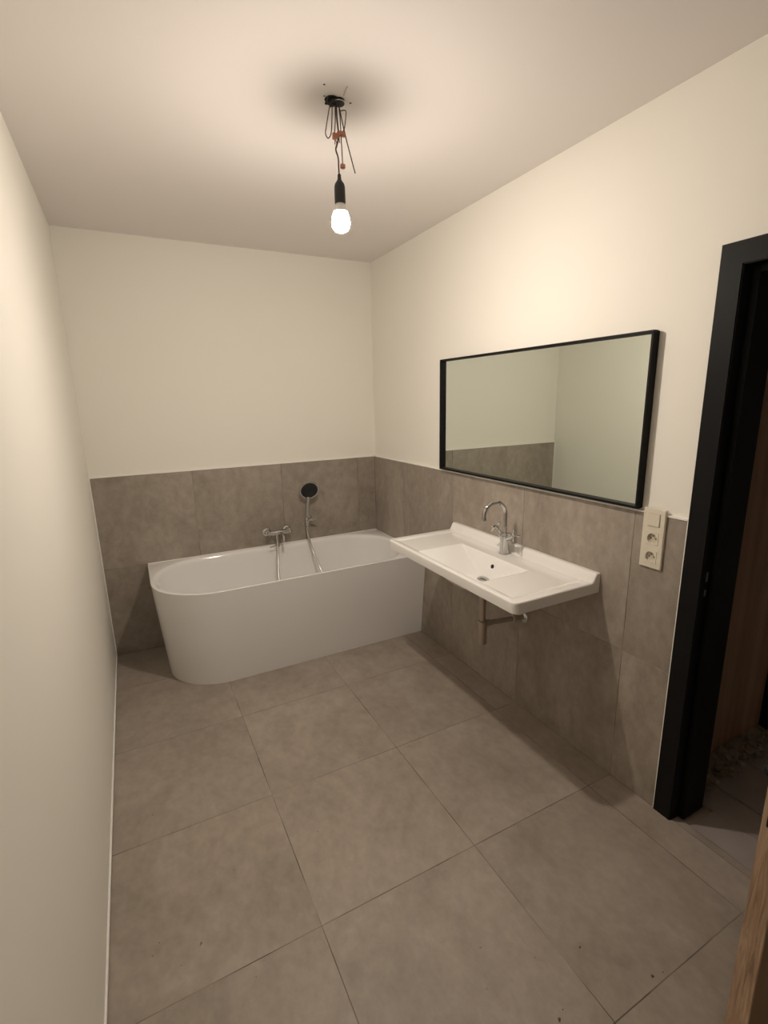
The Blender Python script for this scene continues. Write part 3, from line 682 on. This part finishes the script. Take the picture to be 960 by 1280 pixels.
for z in zc[1:]:
    bm = bmesh.new()
    # square insert with a round well
    n = 32; rw = 0.0195; x_f = px0 - 0.0112 - PO[0]; x_b = px0 - 0.0093 - PO[0]; x_w = px0 - 0.0012 - PO[0]
    cy, cz = yc - PO[1], z - PO[2]
    sq = []; ci = []; cb = []; so = []
    for k in range(n):
        a = 2 * PI * k / n; c, s = math.cos(a), math.sin(a); mxs = max(abs(c), abs(s))
        sq.append(bm.verts.new((x_f, cy + c / mxs * HW, cz + s / mxs * HW))); so.append(bm.verts.new((x_b, cy + c / mxs * (HW + .0005), cz + s / mxs * (HW + .0005))))
        ci.append(bm.verts.new((x_f, cy + c * rw, cz + s * rw))); cb.append(bm.verts.new((x_w, cy + c * rw * 0.95, cz + s * rw * 0.95)))
    for k in range(n):
        k2 = (k + 1) % n
        bm.faces.new((sq[k], sq[k2], ci[k2], ci[k])); bm.faces.new((ci[k], ci[k2], cb[k2], cb[k])); bm.faces.new((so[k], so[k2], sq[k2], sq[k]))
    ins = from_bm('socket_insert', bm, 'cream', sp)
    lathe_part('socket_well', 'cream_dark', ins, [(rw * 0.97, 0.0), (rw * 0.97, 0.0004), (0, 0.0004)], (px0 - 0.0011, yc, z), (-1, 0, 0), 28, PO)
    for dy in (-0.0095, 0.0095):
        lathe_part('contact_hole', 'hole', ins, [(0.0026, 0), (0.0026, 0.0007), (0, 0.0007)], (px0 - 0.0014, yc + dy, z - 0.001), (-1, 0, 0), 12, PO)
    lathe_part('earth_pin', 'nickel', ins, [(0.0026, 0), (0.0026, 0.007), (0.0015, 0.009), (0, 0.009)], (px0 - 0.0014, yc, z + 0.0095), (-1, 0, 0), 12, PO)

# ------------------------------------------------------------------ bare bulb hanging from the ceiling on loose wires
LX, LY = -0.963, -1.73
LO = (LX, LY, H)
la = thing('pendant_bulb', 'lit bare bulb in a black holder hanging on loose ceiling wires', 'lamp', LO)
lathe_part('ceiling_box', 'hole', la, [(0.0, 0.0), (0.022, 0.0), (0.024, -0.002), (0.022, -0.004), (0, -0.003)], (-0.980, LY, H - 0.0005), n=24, rel=LO)
bm = bmesh.new()
for k in range(28):                                  # bunched dark cable ends in the opening
    a = rnd.uniform(0, 2 * PI); r = rnd.uniform(0, 0.013)
    p = Vector((-0.983 + r * math.cos(a), LY + r * math.sin(a), H - 0.004)) - Vector(LO)
    tube(bm, catmull([p, p + Vector((rnd.uniform(-.008, .008), rnd.uniform(-.008, .008), -0.010)), p + Vector((rnd.uniform(-.012, .012), rnd.uniform(-.012, .012), -0.004))], 4), 0.003, 6)
shade_auto(from_bm('cable_bunch', bm, 'black_rubber', la), 60)
lathe_part('conduit_end', 'black_rubber', la, [(0.0, -0.012), (0.0175, -0.012), (0.019, -0.010), (0.019, 0.0), (0, 0.0)], (-0.957, LY - 0.004, H - 0.0005), (0.0, 0, 1), 22, LO)
lathe_part('conduit_ring', 'white_plastic', la, [(0.0190, -0.0085), (0.0205, -0.0085), (0.0205, -0.0065), (0.0190, -0.0065), (0.0190, -0.0085)], (-0.957, LY - 0.004, H - 0.001), (0.0, 0, 1), 22, LO)
def wire(pts, r, m='wire', name='wire'):
    return tube_part(name, m, la, catmull(pts, 7), r, 8, LO)
y = LY
wire([(-0.985, y, 2.580), (-0.994, y, 2.545), (-1.002, y + .003, 2.507), (-1.005, y + .004, 2.487), (-0.997, y + .002, 2.475), (-0.987, y, 2.490), (-0.982, y, 2.53), (-0.979, y, 2.580)], 0.0017)
wire([(-0.970, y - .004, 2.580), (-0.972, y - .005, 2.53), (-0.977, y - .006, 2.489)], 0.0018)
wire([(-0.962, y + .006, 2.580), (-0.962, y + .004, 2.54), (-0.960, y, 2.497), (-0.9635, y, 2.471), (-0.970, y + .004, 2.448), (-0.9645, y, 2.423), (-0.964, y, 2.395), (LX, y, 2.366)], 0.0026, name='lamp_cable')
wire([(-0.958, y - .005, 2.578), (-0.955, y - .006, 2.54), (-0.954, y - .006, 2.498), (-0.9515, y - .006, 2.404)], 0.0018)
wire([(-0.955, y, 2.576), (-0.940, y, 2.511), (-0.922, y, 2.448), (-0.903, y, 2.386)], 0.0019)
wire([(-0.947, y + .010, 2.568), (-0.927, y + .010, 2.572), (-0.929, y + .006, 2.552), (-0.932, y + .002, 2.54), (-0.939, y - .002, 2.513), (-0.946, y - .004, 2.500)], 0.0017)
wire([(-0.966, y + .002, 2.580), (-0.963, y + .004, 2.535), (-0.957, y + .006, 2.495), (-0.9555, y + .004, 2.470)], 0.0017, 'wire_light')
wire([(-0.9725, y + .004, 2.463), (-0.971, y + .006, 2.475), (-0.966, y + .006, 2.472), (-0.966, y + .004, 2.455)], 0.0016, 'wire_light')
def connector(c, d, w, h):
    bm = bmesh.new(); box(bm, -w / 2, w / 2, -0.0055, 0.0055, -h / 2, h / 2)
    bmesh.ops.bevel(bm, geom=bm.edges[:], offset=0.0015, segments=2, affect='EDGES')
    for sx in (-0.25, 0.25):
        lathe(bm, [(0.0022, 0), (0.0022, 0.0065), (0, 0.007)], (sx * w, 0, 0), (0, -1, 0), 10)
    bmesh.ops.rotate(bm, verts=bm.verts[:], cent=(0, 0, 0), matrix=Matrix.Rotation(d, 3, 'Y'))
    return from_bm('wire_connector', bm, 'connector', la, loc=Vector(c) - Vector(LO))
connector((-0.977, y - .006, 2.481), 0.0, 0.015, 0.019)
connector((-0.949, y - .004, 2.494), 0.1, 0.022, 0.014)
connector((-0.9515, y - .006, 2.397), 0.05, 0.015, 0.014)
connector((-0.9615, y - .001, 2.490), 0.05, 0.009, 0.020)
lathe_part('lamp_holder', 'black_rubber', la, [(0, 2.374), (0.0055, 2.373), (0.0065, 2.358), (0.010, 2.352), (0.0155, 2.345), (0.0182, 2.336), (0.0186, 2.325), (0.0186, 2.286), (0.0175, 2.284), (0.0150, 2.284)], (LX, LY, 0), n=26, rel=LO)
lathe_part('bulb_collar', 'white_plastic', la, [(0.0135, 2.286), (0.0150, 2.284), (0.0172, 2.274), (0.0215, 2.264), (0.0240, 2.2585), (0, 2.2585)], (LX, LY, 0), n=28, rel=LO)
lathe_part('bulb_neck', 'lit_neck', la, [(0.0238, 2.2584), (0.0275, 2.250), (0.0305, 2.240), (0.0318, 2.2300), (0.0318, 2.2265), (0, 2.2265)], (LX, LY, 0), n=32, rel=LO)['label'] = 'glowing upper part of the glass'
lathe_part('bulb_glass', 'lit', la, [(0.0316, 2.2262), (0.0308, 2.2165), (0.0280, 2.2080), (0.0225, 2.2005), (0.0125, 2.1955), (0, 2.194)], (LX, LY, 0), n=32, rel=LO)['label'] = 'glowing round dome of the bulb'
# drill holes and a scraped mark around the opening, pieces of the ceiling
for x, yy, r in ((-1.029, -1.791, 0.0035), (-0.915, -1.735, 0.0038), (-1.008, -1.735, 0.003)):
    lathe_part('drill_hole', 'hole', ceiling, [(r, 0), (r, -0.0008), (0, -0.0008)], (x, yy, H + 0.0003), (0, 0, 1), 12)
bm = bmesh.new()
tube(bm, catmull([(-0.952, -1.765, H), (-0.957, -1.790, H + 0.0003), (-0.960, -1.812, H)], 5), 0.0022, 6)
from_bm('plaster_scratch', bm, 'scar', ceiling, True)

bpy.context.view_layer.update()
